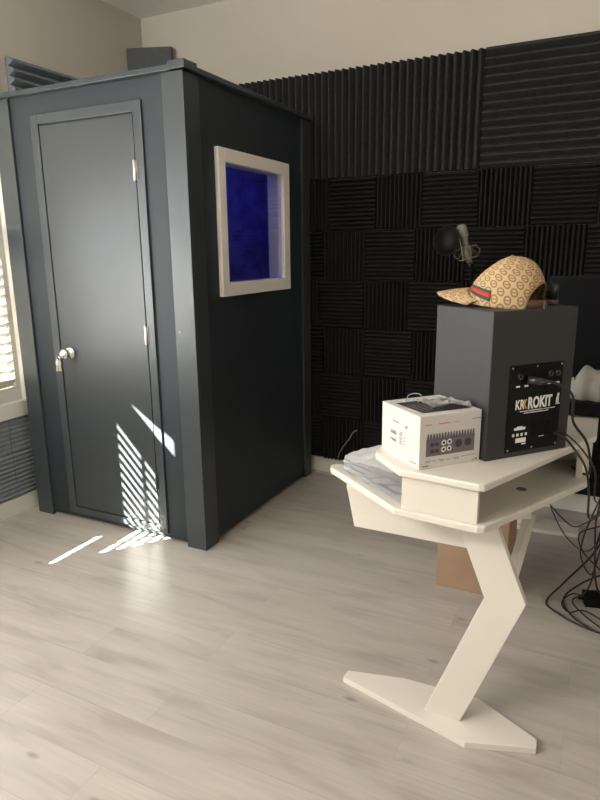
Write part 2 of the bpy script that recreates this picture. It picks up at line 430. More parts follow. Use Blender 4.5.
# L-shaped corner boards
def corner(cx, cy, sx, sy, wx, wy):
    mb = MB(); t = .016
    xa, xb = sorted((cx, cx+sx*wx)); ya, yb = sorted((cy, cy+sy*t)); bb_(mb, (xa, ya, 0), (xb, yb, PT))
    xa, xb = sorted((cx, cx+sx*t)); ya, yb = sorted((cy+sy*t, cy+sy*wy)); bb_(mb, (xa, ya, 0), (xb, yb, PT))
    mb.build('corner_post', 'booth_trim', booth, .002)
corner(BX0, BY0, 1, 1, .113, .113); corner(BX1, BY0, -1, 1, .115, .115); corner(BX0, BY1, 1, -1, .113, .1); corner(BX1, BY1, -1, -1, .115, .1)
bb_(MB(), (BX1-.06, BY0-.026, PT+.0), (BX1+.028, BY0+.07, PT+.034)).build('corner_cap', 'booth_trim', booth, .003)
sc = MB().lathe([(0, -.003), (.006, -.003), (.006, .001), (0, .001)], 12, Matrix.Translation(V(lb((-1.806, BY0-.001, 1.113)))) @ Matrix.Rotation(PI/2, 4, 'X'))
sc.build('screw', 'steel', booth)
# casing
cs = MB(); t0, t1 = BY0+.003, BY0+.016
bb_(cs, (-2.652, t0, .045), (-2.604, t1, 2.146)); bb_(cs, (-2.006, t0, .045), (-1.958, t1, 2.146))
bb_(cs, (-2.604, t0, 2.098), (-2.006, t1, 2.146)); bb_(cs, (-2.604, t0, .045), (-2.006, t1, .083))
cs.build('door_casing', 'booth_trim', booth, .003)
dr = bb_(MB(), (-2.598, BY0+.006, .090), (-2.012, BY0+.045, 2.090)).build('door', mat('door_paint', (.034, .039, .042), .38, noise=.04, nscale=6, bump=.1, bscale=40), booth, .002)
def knob(cx, cz):
    mt = Matrix.Translation(V(lb((cx, BY0+.006, cz)))) @ Matrix.Rotation(PI/2, 4, 'X')
    k = MB().lathe([(0, 0), (.033, 0), (.034, .004), (.026, .010), (.013, .012), (.012, .022), (.020, .027), (.027, .035), (.029, .043), (.026, .052), (.016, .058), (0, .060)], 28, mt)
    return k.build('door_knob', 'chrome', dr)
knob(-2.535, .967)
for hz in (1.848, 1.087, .337):
    h = MB().tube([lb((-2.006, BY0-.002, hz-.045)), lb((-2.006, BY0-.002, hz+.045))], .0065, 10)
    bb_(h, (-2.020, BY0+.0, hz-.045), (-1.996, BY0+.0028, hz+.045))
    h.build('hinge', 'steel' if hz > 1.5 else 'booth_trim' if hz < .5 else 'steel', dr)
# window frame in the side panel
wf = MB(); xa, xb = BX1-.002, BX1+.011
oy0, oy1, oz0, oz1 = 2.605, 3.333, 1.262, 1.962
fw_ = .055
bb_(wf, (xa-.012, oy0, oz0), (xb, wy0+.012, oz1)); bb_(wf, (xa-.012, wy1-.012, oz0), (xb, oy1, oz1))
bb_(wf, (xa-.012, wy0+.012, oz0), (xb, wy1-.012, wz0+.014)); bb_(wf, (xa-.012, wy0+.012, wz1-.014), (xb, wy1-.012, oz1))
wfo = wf.build('window_frame', 'cream', booth, .004)
jm = MB()
bb_(jm, (BX1-.095, wy0-.002, wz0), (xa-.012, wy0+.012, wz1)); bb_(jm, (BX1-.095, wy1-.012, wz0), (xa-.012, wy1+.002, wz1))
bb_(jm, (BX1-.095, wy0, wz0-.002), (xa-.012, wy1, wz0+.012)); bb_(jm, (BX1-.095, wy0, wz1-.012), (xa-.012, wy1, wz1+.002))
jm.build('window_jamb', 'cream', wfo)
bb_(MB(), (BX1-.0125, wy0+.013, wz0+.013), (BX1-.0095, wy1-.013, wz1-.013)).build('window_pane', 'glass', wfo)
# interior lining
ln = MB()
bb_(ln, (BX0+.06, BY0+.07, .1), (BX0+.085, BY1-.07, PT-.02)); bb_(ln, (BX0+.085, BY1-.085, .1), (BX1-.095, BY1-.06, PT-.02))
ln.build('inner_lining', mat('booth_lining', (.22, .22, .24), .9, noise=.3, nscale=14, bump=.6, bscale=60), booth)
arm = MB().tube([(-2.55, 3.35, 1.2), (-2.2, 2.95, 1.92), (-2.0, 2.72, 2.15)], .012)
for i, p in enumerate(arm.v): arm.v[i] = lb(p)
arm.build('inner_mic_arm', 'black', booth)

kb = thing('key_bunch', 'small bunch of metal keys hanging from the booth door knob', 'keys', (-2.553, 2.306, .935))
MB().tube([(.012*math.cos(a), 0, .012+.012*math.sin(a)) for a in [i*PI/6 for i in range(13)]], .0015, 6, cap=False).build('key_ring', 'chrome', kb)
for i, (dx, an) in enumerate(((-.004, .12), (.006, -.15), (0, .02))):
    mt = Matrix.Translation(V((dx, .003*i-.003, 0))) @ Matrix.Rotation(an, 4, 'Y')
    MB().box((-.009, -.001, -.022), (.009, .001, 0), mt).box((-.004, -.001, -.055), (.004, .001, -.022), mt).build('key', 'steel', kb)

# ------------------------------------------------------------------ desk
desk = thing('studio_desk', 'white angular studio desk with zigzag leg and raised shelf', 'desk', (-.4, 2.3, 0))
def dl(p): return (p[0]+.4, p[1]-2.3)
def dP(poly): return [dl(p) for p in poly]
ZT = .75
top_poly = [(-.822, 1.895), (-.812, 1.868), (-.502, 1.622), (-.262, 1.598), (-.244, 1.606), (-.008, 2.085), (-.004, 2.12), (-.004, 3.3), (-.05, 3.42), (-.5, 3.42), (-.5, 3.0), (-.60, 1.95), (-.805, 1.912)]
MB().prism(dP(top_poly), ZT-.022, ZT).build('tabletop', 'desk', desk, .004)
ZR = .875
r_poly = [(-.607, 1.76), (-.600, 1.728), (-.488, 1.612), (-.262, 1.588), (-.247, 1.592), (.004, 2.19), (.006, 2.215), (.006, 2.85), (-.5, 2.85), (-.607, 1.85)]
MB().prism(dP(r_poly), ZR-.022, ZR).build('shelf_top', 'desk', desk, .005)
z0, z1 = ZT, ZR-.022
def wallseg(name, a, b, t, z0=z0, z1=z1, m='desk'):
    a = V((*dl(a), 0)); b = V((*dl(b), 0)); n = (b-a).normalized().cross(V((0, 0, 1)))*t
    return MB().prism([(a.x, a.y), (b.x, b.y), (b.x-n.x, b.y-n.y), (a.x-n.x, a.y-n.y)], z0, z1).build(name, m, desk, .0015)
wallseg('shelf_front_panel', (-.483, 1.622), (-.266, 1.610), .02)
wallseg('shelf_side_panel', (-.462, 1.645), (-.545, 2.75), -.02)
wallseg('shelf_back_panel', (-.40, 1.66), (-.135, 2.28), .018)
wallseg('shelf_end_panel', (-.026, 2.11), (-.004, 2.30), .02)
wallseg('shelf_end_panel', (-.027, 2.31), (-.15, 2.31), .02)
MB().lathe([(0, .0006), (.012, .0006), (.014, .0012), (.016, .0006), (.016, 0)], 20, Matrix.Translation((*dl((-.19, 1.93)), ZT))).build('cable_grommet', 'inkmid', desk)
# apron, front leg
def xz(poly, y0, y1, name, m='desk', bev=.002):
    return MB().prism_xz([(p[0]+.4, p[1]) for p in poly], y0-2.3, y1-2.3).build(name, m, desk, bev)
xz([(-.722, ZT-.022), (-.692, .585), (-.24, .585), (-.24, ZT-.022)], 1.790, 1.812, 'apron')
leg_poly = [(-.352, ZT-.022), (-.236, ZT-.022), (-.133, .478), (-.300, .022), (-.415, .022), (-.250, .470)]
xz(leg_poly, 1.720, 1.748, 'leg')
xz(leg_poly, 3.33, 3.358, 'leg')
def base(yc, m):
    p = [(-.715, yc+.01), (-.712, yc+.05), (-.52, yc+.095), (-.27, yc+.105), (-.071, yc+.0), (-.070, yc-.04), (-.268, yc-.108)]
    return MB().prism(dP(p), 0, .022).build('foot_plate', m, desk, .002)
base(1.748, 'desk'); 
p = [(-.50, 3.31), (-.50, 3.42), (-.42, 3.45), (-.27, 3.46), (-.03, 3.44), (-.03, 3.32), (-.2, 3.30)]
MB().prism(dP(p), 0, .022).build('foot_plate', 'desk', desk, .002)
# second apron and slanting brace behind the front leg
wallseg('apron', (-.33, 1.92), (-.162, 2.03), .02, .614, ZT-.022)
q = [V((-.193, 1.82, .455)), V((-.230, 1.80, .505)), V((-.215, 2.05, .615)), V((-.166, 2.05, .615))]
w_ = V((.018, .012, -.03))
q = [V((-.195,1.80,.50)), V((-.172,1.80,.47)), V((-.140,2.06,.62)), V((-.176,2.06,.63)), ]
bm_ = MB()
a0 = V((-.214, 1.762, .455)); a1 = V((-.192, 1.762, .462)); b0 = V((-.190, 2.05, .615)); b1 = V((-.166, 2.05, .62))
d = V((.016, .004, -.002))
vs = [a0, a1, b1, b0, a0+d, a1+d, b1+d, b0+d]
vs = [V((*dl(p_), p_.z)) for p_ in vs]
bm_.add(vs, [(0,1,2,3),(7,6,5,4),(0,4,5,1),(1,5,6,2),(2,6,7,3),(3,7,4,0)]).build('brace', 'desk', desk)

# ------------------------------------------------------------------ speaker
RZ = math.radians(50)
spk = thing('studio_monitor_speaker', 'large black studio monitor speaker showing its rear amp plate on desk', 'speaker', (-.281, 1.776, ZR), RZ)
SW, SD, SH = .315, .262, .437
MB().box((0, 0, 0), (SW, SD, SH)).build('cabinet', 'blackmatte', spk, .003)
# driver side (faces away)
dv = MB().lathe([(.10, 0), (.096, .006), (.085, .002), (.03, -.0), (0, .004)], 32, Matrix.Translation((SW/2, SD, .16)) @ Matrix.Rotation(-PI/2, 4, 'X'))
dv.build('woofer', M['yellow'], spk)
ap = MB().box((.070, -.0035, .016), (.272, 0, .279)).build('amp_plate', 'panel', spk, .001)
for x in (.078, .17, .264):
    for z in (.024, .271):
        MB().lathe([(0, .0015), (.003, .0012), (.003, 0)], 8, Matrix.Translation((x, -.0035, z)) @ Matrix.Rotation(PI/2, 4, 'X')).build('screw', 'steel', ap)
def FT(x, z, y=-.0040): return Matrix.Translation((x, y, z)) @ FRONT
text_mesh('KR', .040, FT(.096, .147), bold=.0010, sx=.66).build('brand_lettering', 'white', ap)
text_mesh('K', .040, FT(.126, .147), bold=.0010, sx=.5).build('brand_lettering', 'yellow', ap)
text_mesh('ROKIT', .048, FT(.143, .146), bold=.0016, sx=.66).build('model_lettering', 'white', ap)
text_mesh('8', .026, FT(.253, .153), bold=.0012, sx=.8).build('model_lettering', 'white', ap)
MB().box((.252, -.0045, .148), (.268, -.0035, .151)).box((.256, -.0045, .172), (.264, -.0035, .182)).build_each('model_mark', 'white', ap)
tx = MB()
for (x, z, l) in ((.115, .138, .115), (.13, .132, .095), (.19, .138, .06)): tx.box((x, -.0042, z), (x+l, -.0035, z+.0022))
tx.build_each('fine_print', 'white', ap)
lg = MB()
lg.box((.098, -.0042, .083), (.140, -.0035, .091)).box((.108, -.0042, .091), (.130, -.0035, .094))
for i in range(4): lg.box((.092+i*.016, -.0042, .064), (.092+i*.016+.008, -.0035, .073))
lg.box((.106, -.0042, .044), (.145, -.0035, .058)); lg.box((.130, -.0042, .037), (.145, -.0035, .041))
lg.box((.180, -.0042, .066), (.225, -.0035, .0685)); lg.box((.195, -.0042, .053), (.215, -.0035, .0555))
lg.build_each('safety_label', 'white', ap)
MB().box((.165, -.006, .058), (.235, -.0035, .10)).build('fuse_block', 'black', ap, .001)
sk = MB().box((.11, -.007, .222), (.205, -.0035, .262)).build('power_inlet', 'black', ap, .001)
for x in (.105, .222, .25):
    MB().lathe([(.009, 0), (.009, .006), (.005, .006), (.005, 0)], 14, Matrix.Translation((x, -.0035, .245)) @ Matrix.Rotation(PI/2, 4, 'X')).build('connector_jack', 'canister', ap)
cr = MB()
for x in (.094, .125, .212, .246): cr.box((x, -.0045, .213), (x+.014, -.0035, .218))
cr.build_each('socket_print', 'white', ap)

def wp(x, y, z):   # speaker local -> world
    return spk_m @ V((x, y, z))
spk_m = Matrix.Translation((-.281, 1.776, ZR)) @ Matrix.Rotation(RZ, 4, 'Z')

def cable(name, pts, r, label, m='cable', n=10, cat='cable', group=None, sides=7):
    o = MB().tube(bez(pts, n), r, sides).build(name, m)
    return tag(o, label, cat, group)
c1 = thing('speaker_cable', 'thick black cord plugged high in speaker back, hanging over desk shelf', 'cable', tuple(wp(.15, -.01, .232)))
o0 = wp(.15, -.01, .232)
def rel(ps, o): return [V(p)-o for p in ps]
pts = [wp(.155, -.03, .232), wp(.19, -.055, .228), wp(.245, -.07, .19), V((-.062, 1.93, .985)), V((-.025, 1.975, .92)), V((-.010, 2.03, .86)), V((-.004, 2.06, .795)), V((-.02, 2.12, .762)), V((-.06, 2.17, .765))]
MB().tube(rel(bez(pts, 10), o0), .0042, 8).build('cord', 'cable', c1)
MB().tube(rel([wp(.13, -.010, .235), wp(.155, -.035, .232), wp(.17, -.045, .231)], o0), .01, 10, radii=[.012, .011, .006]).build('plug', 'canister', c1)
pts = [wp(.253, -.004, .058), wp(.275, -.03, .045), V((-.032, 1.915, .88)), V((-.012, 1.97, .82)), V((0.0, 2.0, .74)), V((0.005, 2.02, .66)), V((.025, 2.12, .62)), V((.07, 2.3, .60)), V((.12, 2.4, .5))]
cable('signal_cable', pts, .0036, 'black cable from lower speaker socket, dropping past the desk edge')
pts = [wp(.262, -.004, .062), wp(.29, -.026, .05), V((-.022, 1.95, .885)), V((.012, 2.03, .80)), V((.018, 2.07, .70)), V((.05, 2.2, .64)), V((.11, 2.4, .6))]
cable('signal_cable', pts, .0028, 'thinner black cable beside the other one under the speaker socket')

# ------------------------------------------------------------------ audio interface carton
RB = math.radians(48.5)
bx = thing('product_box', 'white printed carton for an audio interface on the desk shelf', 'box', (-.437, 1.628, ZR), RB)
BW, BD, BH = .208, .210, .155
cb = MB().box((0, 0, 0), (BW, BD, BH)).build('carton', 'boxwhite', bx, .0015)
pic = MB(); z0 = .036; x0, x1 = .022, .186
pic.box((x0, -.0012, z0), (x1, 0, .085))
nf = 17
for i in range(nf):
    xx = x0+(x1-x0)*(i+.5)/nf; pic.add([(xx-.0052, -.0012, .083), (xx+.0052, -.0012, .083), (xx+.002, -.0012, .102), (xx-.002, -.0012, .102)], [(0, 1, 2, 3)])
pic.build('device_picture', 'inkmid', bx)
dk = MB(); y = -.0016
for cx_, cz, r in ((.078, .071, .0078), (.098, .071, .0078), (.078, .052, .0078), (.098, .052, .0078)):
    pass
def disc(mb, cx_, cz, r, y, n=18): mb.add([(cx_+r*math.cos(2*PI*k/n), y, cz+r*math.sin(2*PI*k/n)) for k in range(n)], [tuple(range(n))])
for cx_, cz in ((.080, .072), (.099, .073), (.080, .052), (.099, .053)): disc(dk, cx_, cz, .0082, -.0016)
rg = MB()
for cx_, cz in ((.080, .072), (.099, .073), (.080, .052), (.099, .053)): disc(rg, cx_, cz, .0045, -.0020)
dk.build('picture_ring', 'white', bx)
for cx_ in (.131, .163): disc(rg, cx_, .064, .012, -.0016)
for cx_, cz in ((.042, .070), (.058, .070), (.042, .050), (.058, .050)): rg.box((cx_-.006, -.0018, cz-.005), (cx_+.006, -.0012, cz+.005))
for cx_ in (.122, .139, .154, .171): disc(rg, cx_, .068, .003, -.0022)
rg.build('picture_sockets', 'inkdark', bx)
pr = MB()
for (a, l, z, h) in ((.175, .034, .131, .002), (.022, .016, .022, .0014), (.045, .010, .020, .0014), (.066, .018, .021, .0014), (.093, .012, .019, .0014), (.115, .020, .021, .0014), (.145, .026, .022, .0014), (.170, .024, .023, .0014),
                     (.022, .012, .018, .0014), (.072, .010, .0165, .0014), (.12, .014, .0165, .0014), (.010, .022, .007, .003), (.180, .014, .006, .0018), (.192, .006, .006, .006)):
    pr.box((a, -.0008, z), (a+l, 0, z+h))
pr.build_each('fine_print', 'ink', bx)
pr = MB()
pr.box((.018, -.0008, .127), (.038, 0, .130)).box((.062, -.0008, .127), (.098, 0, .1305)).box((.112, -.0008, .128), (.13, 0, .1295))
pr.build_each('headline_print', 'inkred', bx)
# left face prints (x = 0 side)
pr = MB()
def lf(y0_, z0_, w_, h_): pr.box((-.0008, y0_, z0_), (0, y0_+w_, z0_+h_))
lf(.11, .109, .035, .003); lf(.065, .104, .010, .006); lf(.015, .012, .03, .003); lf(.125, .070, .022, .010); lf(.125, .048, .022, .008); lf(.150, .070, .006, .010); 
for i in range(6): lf(.092, .050+i*.0065, .016-.004*(i % 2), .0025)
for i in range(3): lf(.075, .052+i*.01, .010, .0016)
lf(.150, .050, .006, .006)
pr.build_each('side_print', 'ink', bx)
tp = MB()
tp.add([(.030, .030, BH+.0008), (.192, .028, BH+.0008), (.190, .165, BH+.0008), (.02, .165, BH+.0008)], [(0, 1, 2, 3)])
tp.build('lid_picture', 'inkdark', bx)
tp = MB()
for i in range(9): tp.add([(.04+i*.018, .05, BH+.0014), (.046+i*.018, .05, BH+.0014), (.040+i*.018, .13, BH+.0014), (.034+i*.018, .13, BH+.0014)], [(0, 1, 2, 3)])
tp.build('lid_picture_fins', 'ink', bx)

# crumpled sheets: grid surface with thickness
def crumple(name, corners, n, amp, m, label, cat, thick=.0008, seed=0, lift=0, parent=None):
    rnd = random.Random(seed); a, b_, c_, d_ = [V(p) for p in corners]
    vs = []; 
    for i in range(n+1):
        for j in range(n+1):
            s, t_ = i/n, j/n
            p = a*(1-s)*(1-t_)+b_*s*(1-t_)+c_*s*t_+d_*(1-s)*t_
            e = rnd.random()
            vs.append(p+V((rnd.uniform(-.3, .3)*amp, rnd.uniform(-.3, .3)*amp, lift+amp*e)))
    fs = [(i*(n+1)+j, (i+1)*(n+1)+j, (i+1)*(n+1)+j+1, i*(n+1)+j+1) for i in range(n) for j in range(n)]
    o = MB().add(vs, fs).build(name, m, parent)
    sd = o.modifiers.new('thickness', 'SOLIDIFY'); sd.thickness = thick; sd.offset = 1
    if label: tag(o, label, cat)
    return o
# sleeve lying on the desk tip, its upper half leaning on the shelf
sl = thing('plastic_sleeve', 'crumpled translucent plastic sleeve on the pointed desk end', 'packaging', (-.66, 1.86, ZT))
def s_(p): return (p[0]+.66, p[1]-1.86, p[2]-ZT)
crumple('sleeve_sheet', [s_((-.752, 1.842, .752)), s_((-.50, 1.665, .752)), s_((-.52, 1.86, .775)), s_((-.765, 1.90, .785))], 8, .008, 'film', None, None, seed=2, parent=sl)
crumple('sleeve_sheet', [s_((-.775, 1.885, .765)), s_((-.52, 1.82, .758)), s_((-.63, 1.86, .855)), s_((-.765, 1.90, .79))], 6, .008, 'film2', None, None, seed=5, parent=sl)
sp_ = MB()
for i in range(10):
    sp_.add([s_((-.74+i*.009, 1.888-.001*i, .779+.0012*i)), s_((-.736+i*.009, 1.888-.001*i, .779+.0012*i)), s_((-.732+i*.009, 1.868-.001*i, .777+.001*i)), s_((-.736+i*.009, 1.868-.001*i, .777+.001*i))], [(0, 1, 2, 3)])
wr = thing('plastic_wrapper', 'small crumpled clear plastic wrapper on top of the white carton', 'packaging', (-.437, 1.628, ZR+BH), RB)
crumple('wrapper_sheet', [(.07, .05, .002), (.20, .035, .002), (.185, .12, .002), (.08, .15, .002)], 6, .016, 'film2', None, None, seed=9, parent=wr)
MB().tube(bez([(.055, .165, .003), (.075, .18, .018), (.10, .165, .022), (.11, .145, .004)]), .0016, 6).build('wrapper_loop', 'film2', wr)

# ------------------------------------------------------------------ cap
capm = thing('baseball_cap', 'tan monogram canvas baseball cap with green and red side stripe', 'cap', (-.278, 1.955, ZR+SH), math.radians(164))
ca, cbb, ch = .114, .092, .145
def crown(az, t, off=0):   # t 0 rim .. 1 top
    e = t*PI/2; r = math.cos(e)**.72; z = ch*math.sin(e)**.92
    a = ca+off; b_ = cbb+off
    z *= 1-.20*max(0, math.cos(az))*math.sin(2*e)
    x = a*r*math.cos(az); y = b_*r*math.sin(az)
    if math.cos(az) > 0: x *= 1-.10*t*(1-r)   # front
    x -= .012*math.sin(e)          # crown leans back
    dz = .010*math.cos(az)*(1-t)
    return V((x, y, z+dz+.002+off*.3))
def grid_mesh(name, fn, nu, nv, m, parent, uvf=None, skip=None, thick=0, closed=False):
    vs = []; uv = []
    for i in range(nu+1):
        for j in range(nv+1):
            s, t_ = i/nu, j/nv; vs.append(fn(s, t_)); uv.append(uvf(s, t_) if uvf else (s, t_))
    fs = []
    for i in range(nu):
        for j in range(nv):
            if skip and skip((i+.5)/nu, (j+.5)/nv): continue
            fs.append((i*(nv+1)+j, (i+1)*(nv+1)+j, (i+1)*(nv+1)+j+1, i*(nv+1)+j+1))
    o = MB().add(vs, fs, True).build(name, m, parent)
    ul = o.data.uv_layers.new(name='UVMap')
    for p in o.data.polygons:
        for li in p.loop_indices: ul.data[li].uv = uv[o.data.loops[li].vertex_index]
    if thick:
        sd = o.modifiers.new('thickness', 'SOLIDIFY'); sd.thickness = thick; sd.offset = -1
    return o
def cskip(s, t_):
    az = (s*2*PI) % (2*PI); d_ = abs(az-PI)
    return d_ < .74 and t_ < .33*math.sqrt(max(0, 1-(d_/.74)**2))
cu_uv = lambda s, t_: ((s*2*PI-PI)*.10*math.cos(t_*PI/2*.8), t_*.175)
grid_mesh('crown', lambda s, t_: crown(s*2*PI, t_), 72, 24, 'canvas', capm, cu_uv, cskip, .002)
def brimf(s, t_):
    th = (s-.5)*2*1.12         # around the front
    base_ = crown(th, 0); 
    ext = .112*math.cos(th*1.30)**.6 if abs(th*1.30) < PI/2 else 0
    x = base_.x+ext*t_; y = base_.y*(1+.02*t_)
    arch = .038*(1-(y/cbb)**2)
    return V((x, y, .010+arch*(1-.15*t_)-.010*t_*t_))
grid_mesh('brim', brimf, 32, 12, 'canvas', capm, lambda s, t_: (s*.2, .3+t_*.1), None, .004)
# webbing stripe on the side facing the room
for k, (ta, tb, mm) in enumerate(((0, .30, 'green'), (.30, .70, 'red'), (.70, 1, 'green'))):
    def st(s, t_, ta=ta, tb=tb):
        az = .50+s*1.0; q = ta+(tb-ta)*t_
        tt = (.155-.10*s)+(.135)*q-.0
        return crown(az, tt, .0016)
    grid_mesh('stripe_webbing', st, 14, 3, mm, capm, None, None, .001)
# back strap
def strapf(s, t_):
    az = PI-.85+s*1.7; return crown(az, .02+.10*t_, -.001)
grid_mesh('back_strap', strapf, 16, 2, 'leather', capm, None, None, .002)
p = crown(PI+.05, .06, .002)
MB().box((p.x-.002, p.y-.009, p.z-.010), (p.x+.002, p.y+.009, p.z+.010)).build('buckle', 'mic', capm)
MB().lathe([(0, .004), (.005, .003), (.006, 0)], 12, Matrix.Translation(crown(0, 1))).build('top_button', 'canvas', capm)
edge = [crown(PI-.74+1.48*i/20, .33*math.sqrt(max(0, 1-((1.48*i/20-.74)/.74)**2)), .0005) for i in range(21)]
MB().tube(edge, .0022, 6).build('opening_edge', 'canvas', capm)

cn = thing('canister', 'small dark metal cylinder standing behind the tan cap', 'canister', (-.157, 2.062, ZR+SH))
MB().lathe([(0, 0), (.017, 0), (.018, .002), (.018, .016), (.0, .016)], 24).build('canister_base', 'leather', cn)
MB().lathe([(.0, .016), (.017, .016), (.017, .060), (.015, .063), (0, .055)], 24).build('canister_body', 'canister', cn)

# ------------------------------------------------------------------ things at the right behind the speaker
db = thing('rack_device', 'flat black device box at right end of desk shelf', 'device', (-.24, 2.42, ZR))
MB().box((0, 0, .006), (.36, .30, .056)).build('case', 'black', db, .004)
for x in (.03, .30):
    for y in (.03, .27): MB().lathe([(0, 0), (.012, 0), (.012, .007), (0, .007)], 12, Matrix.Translation((x, y, 0))).build('rubber_foot', 'cable', db)
# cloth draped in folds
rnd = random.Random(3)
def clothf(s, t_):
    x = -.112+.27*s; 
    prof = .105*math.sin(min(1, s*4.5)*PI/2)*(1-.10*s)
    fold = .012*math.sin(s*26+t_*3)+.008*math.sin(s*11+t_*7+1)
    h = prof*math.sin(t_*PI)**.45
    if s < .18: h += .035*math.exp(-((s-.05)/.035)**2)*math.exp(-((t_-.35)/.15)**2)
    y = 2.455+.20*t_+fold*(1-abs(2*t_-1)*.3)
    return V((x+.004*math.sin(t_*9), y, ZR+.058+max(0, h+fold*.4*math.sin(t_*PI))))
cl = grid_mesh('folded_cloth', clothf, 60, 24, 'cloth', None, None, None, .003)
tag(cl, 'pale grey crumpled cloth at right edge, on the black device', 'cloth')
mon = thing('computer_monitor', 'black flat monitor standing dark behind the speaker and cloth', 'monitor', (-.0, 2.86, ZR))
MB().box((-.23, -.02, .075), (.44, .02, .492)).build('screen_housing', 'black', mon, .004)
MB().box((-.222, -.022, .085), (.432, -.0195, .482)).build('screen', mat('dark_screen', (.003, .003, .004), .5, spec=.1), mon)
MB().box((.06, .0, .01), (.13, .03, .2)).build('stand_neck', 'black', mon)
MB().box((-.15, -.09, 0), (.18, .09, .012)).build('stand_base', 'black', mon, .003)

# ------------------------------------------------------------------ microphone on stand
ms = thing('microphone_stand', 'thin black microphone stand behind the desk by foam wall', 'stand', (-.645, 3.30, 0))
MB().lathe([(0, 0), (.12, 0), (.12, .012), (.03, .02), (.012, .04), (0, .04)], 32).build('stand_base', 'black', ms)
MB().tube([(0, 0, .03), (0, 0, 1.36)], .009, 10).build('pole', 'black', ms)
MB().tube([(0, 0, 1.35), (.01, -.04, 1.385), (.012, -.07, 1.405)], .006, 8).build('neck', 'black', ms)
mc = thing('studio_microphone', 'champagne condenser microphone in wire shock mount against black foam', 'microphone', (-.645, 3.2, 1.40))
ax0 = V((.005, 0, .015)); ax1 = V((-.048, 0, .200)); dr_ = (ax1-ax0).normalized()
mt = Matrix.Translation(ax0) @ dr_.to_track_quat('Z', 'Y').to_matrix().to_4x4()
MB().lathe([(0, 0), (.013, 0), (.016, .004), (.017, .05), (.020, .10), (.024, .128)], 20, mt).build('body', 'mic', mc)
MB().lathe([(.024, .128), (.027, .134), (.027, .172), (.022, .186), (.010, .190), (0, .190)], 20, mt).build('grille', M['wire'], mc)
# spider shock mount: two hoops and zigzag elastic
hp = MB()
for zc, rr in ((.02, .045), (.075, .05)):
    hp.tube([mt @ V((rr*math.cos(2*PI*i/20), rr*math.sin(2*PI*i/20), zc)) for i in range(21)], .0022, 6, cap=False)
for k in range(4):
    a = PI/2*k+.5; hp.tube([mt @ V((.045*math.cos(a), .045*math.sin(a), .02)), mt @ V((.066*math.cos(a), .066*math.sin(a), .048)), mt @ V((.05*math.cos(a), .05*math.sin(a), .075))], .0022, 6)
hp.tube([mt @ V(p_) for p_ in ((.045, 0, .06), (.075, 0, .03), (.10, 0, .115), (.125, 0, .01), (.07, 0, .035), (.02, 0, -.02), (-.05, 0, .005), (-.08, 0, -.02))], .0026, 6)
hp.build('shock_mount', 'wire', mc)
zz = MB(); pl_ = []
for i in range(17):
    a = 2*PI*i/16; pl_.append(mt @ V(((.02 if i % 2 else .05)*math.cos(a), (.02 if i % 2 else .05)*math.sin(a), .075 if i % 2 else .03)))
zz.tube(pl_, .0014, 5); zz.build('elastic_cord', 'wire', mc)
pf = thing('pop_filter', 'round black pop filter left of the microphone', 'pop filter', (-.748, 3.15, 1.52))
PM = Matrix.Rotation(math.radians(-20), 4, 'Z') @ Matrix.Rotation(PI/2, 4, 'X')
MB().lathe([(0, -.002), (.068, -.002), (.068, .002), (0, .002)], 32, PM).build('mesh_screen', 'black', pf)
MB().tube([PM @ V((.070*math.cos(2*PI*i/32), .070*math.sin(2*PI*i/32), 0)) for i in range(33)], .0035, 6, cap=False).build('hoop', 'black', pf)
MB().tube(bez([(.02, 0, -.066), (.06, .05, -.10), (.12, .12, -.13), (.115, .15, -.15)]), .004, 6).build('gooseneck', 'black', pf)

# ------------------------------------------------------------------ cardboard box on the floor
cbx = thing('cardboard_box', 'plain brown cardboard box on the floor behind the white leg', 'box', (-.585, 2.545, 0), math.radians(-.5))
MB().box((0, 0, 0), (.30, .25, .43)).build('carton', 'card', cbx, .002)
MB().box((0, 0, .43), (.30, .122, .434)).build('flap', 'card', cbx); MB().box((0, .128, .43), (.30, .25, .434)).build('flap', 'card', cbx)
MB().box((.16, -.0008, .30), (.22, 0, .43)).build('tape', mat('tape', (.38, .27, .17), .3), cbx)
for k, (z, w1) in enumerate(((.155, .012), (.175, .016), (.195, .010))): pass

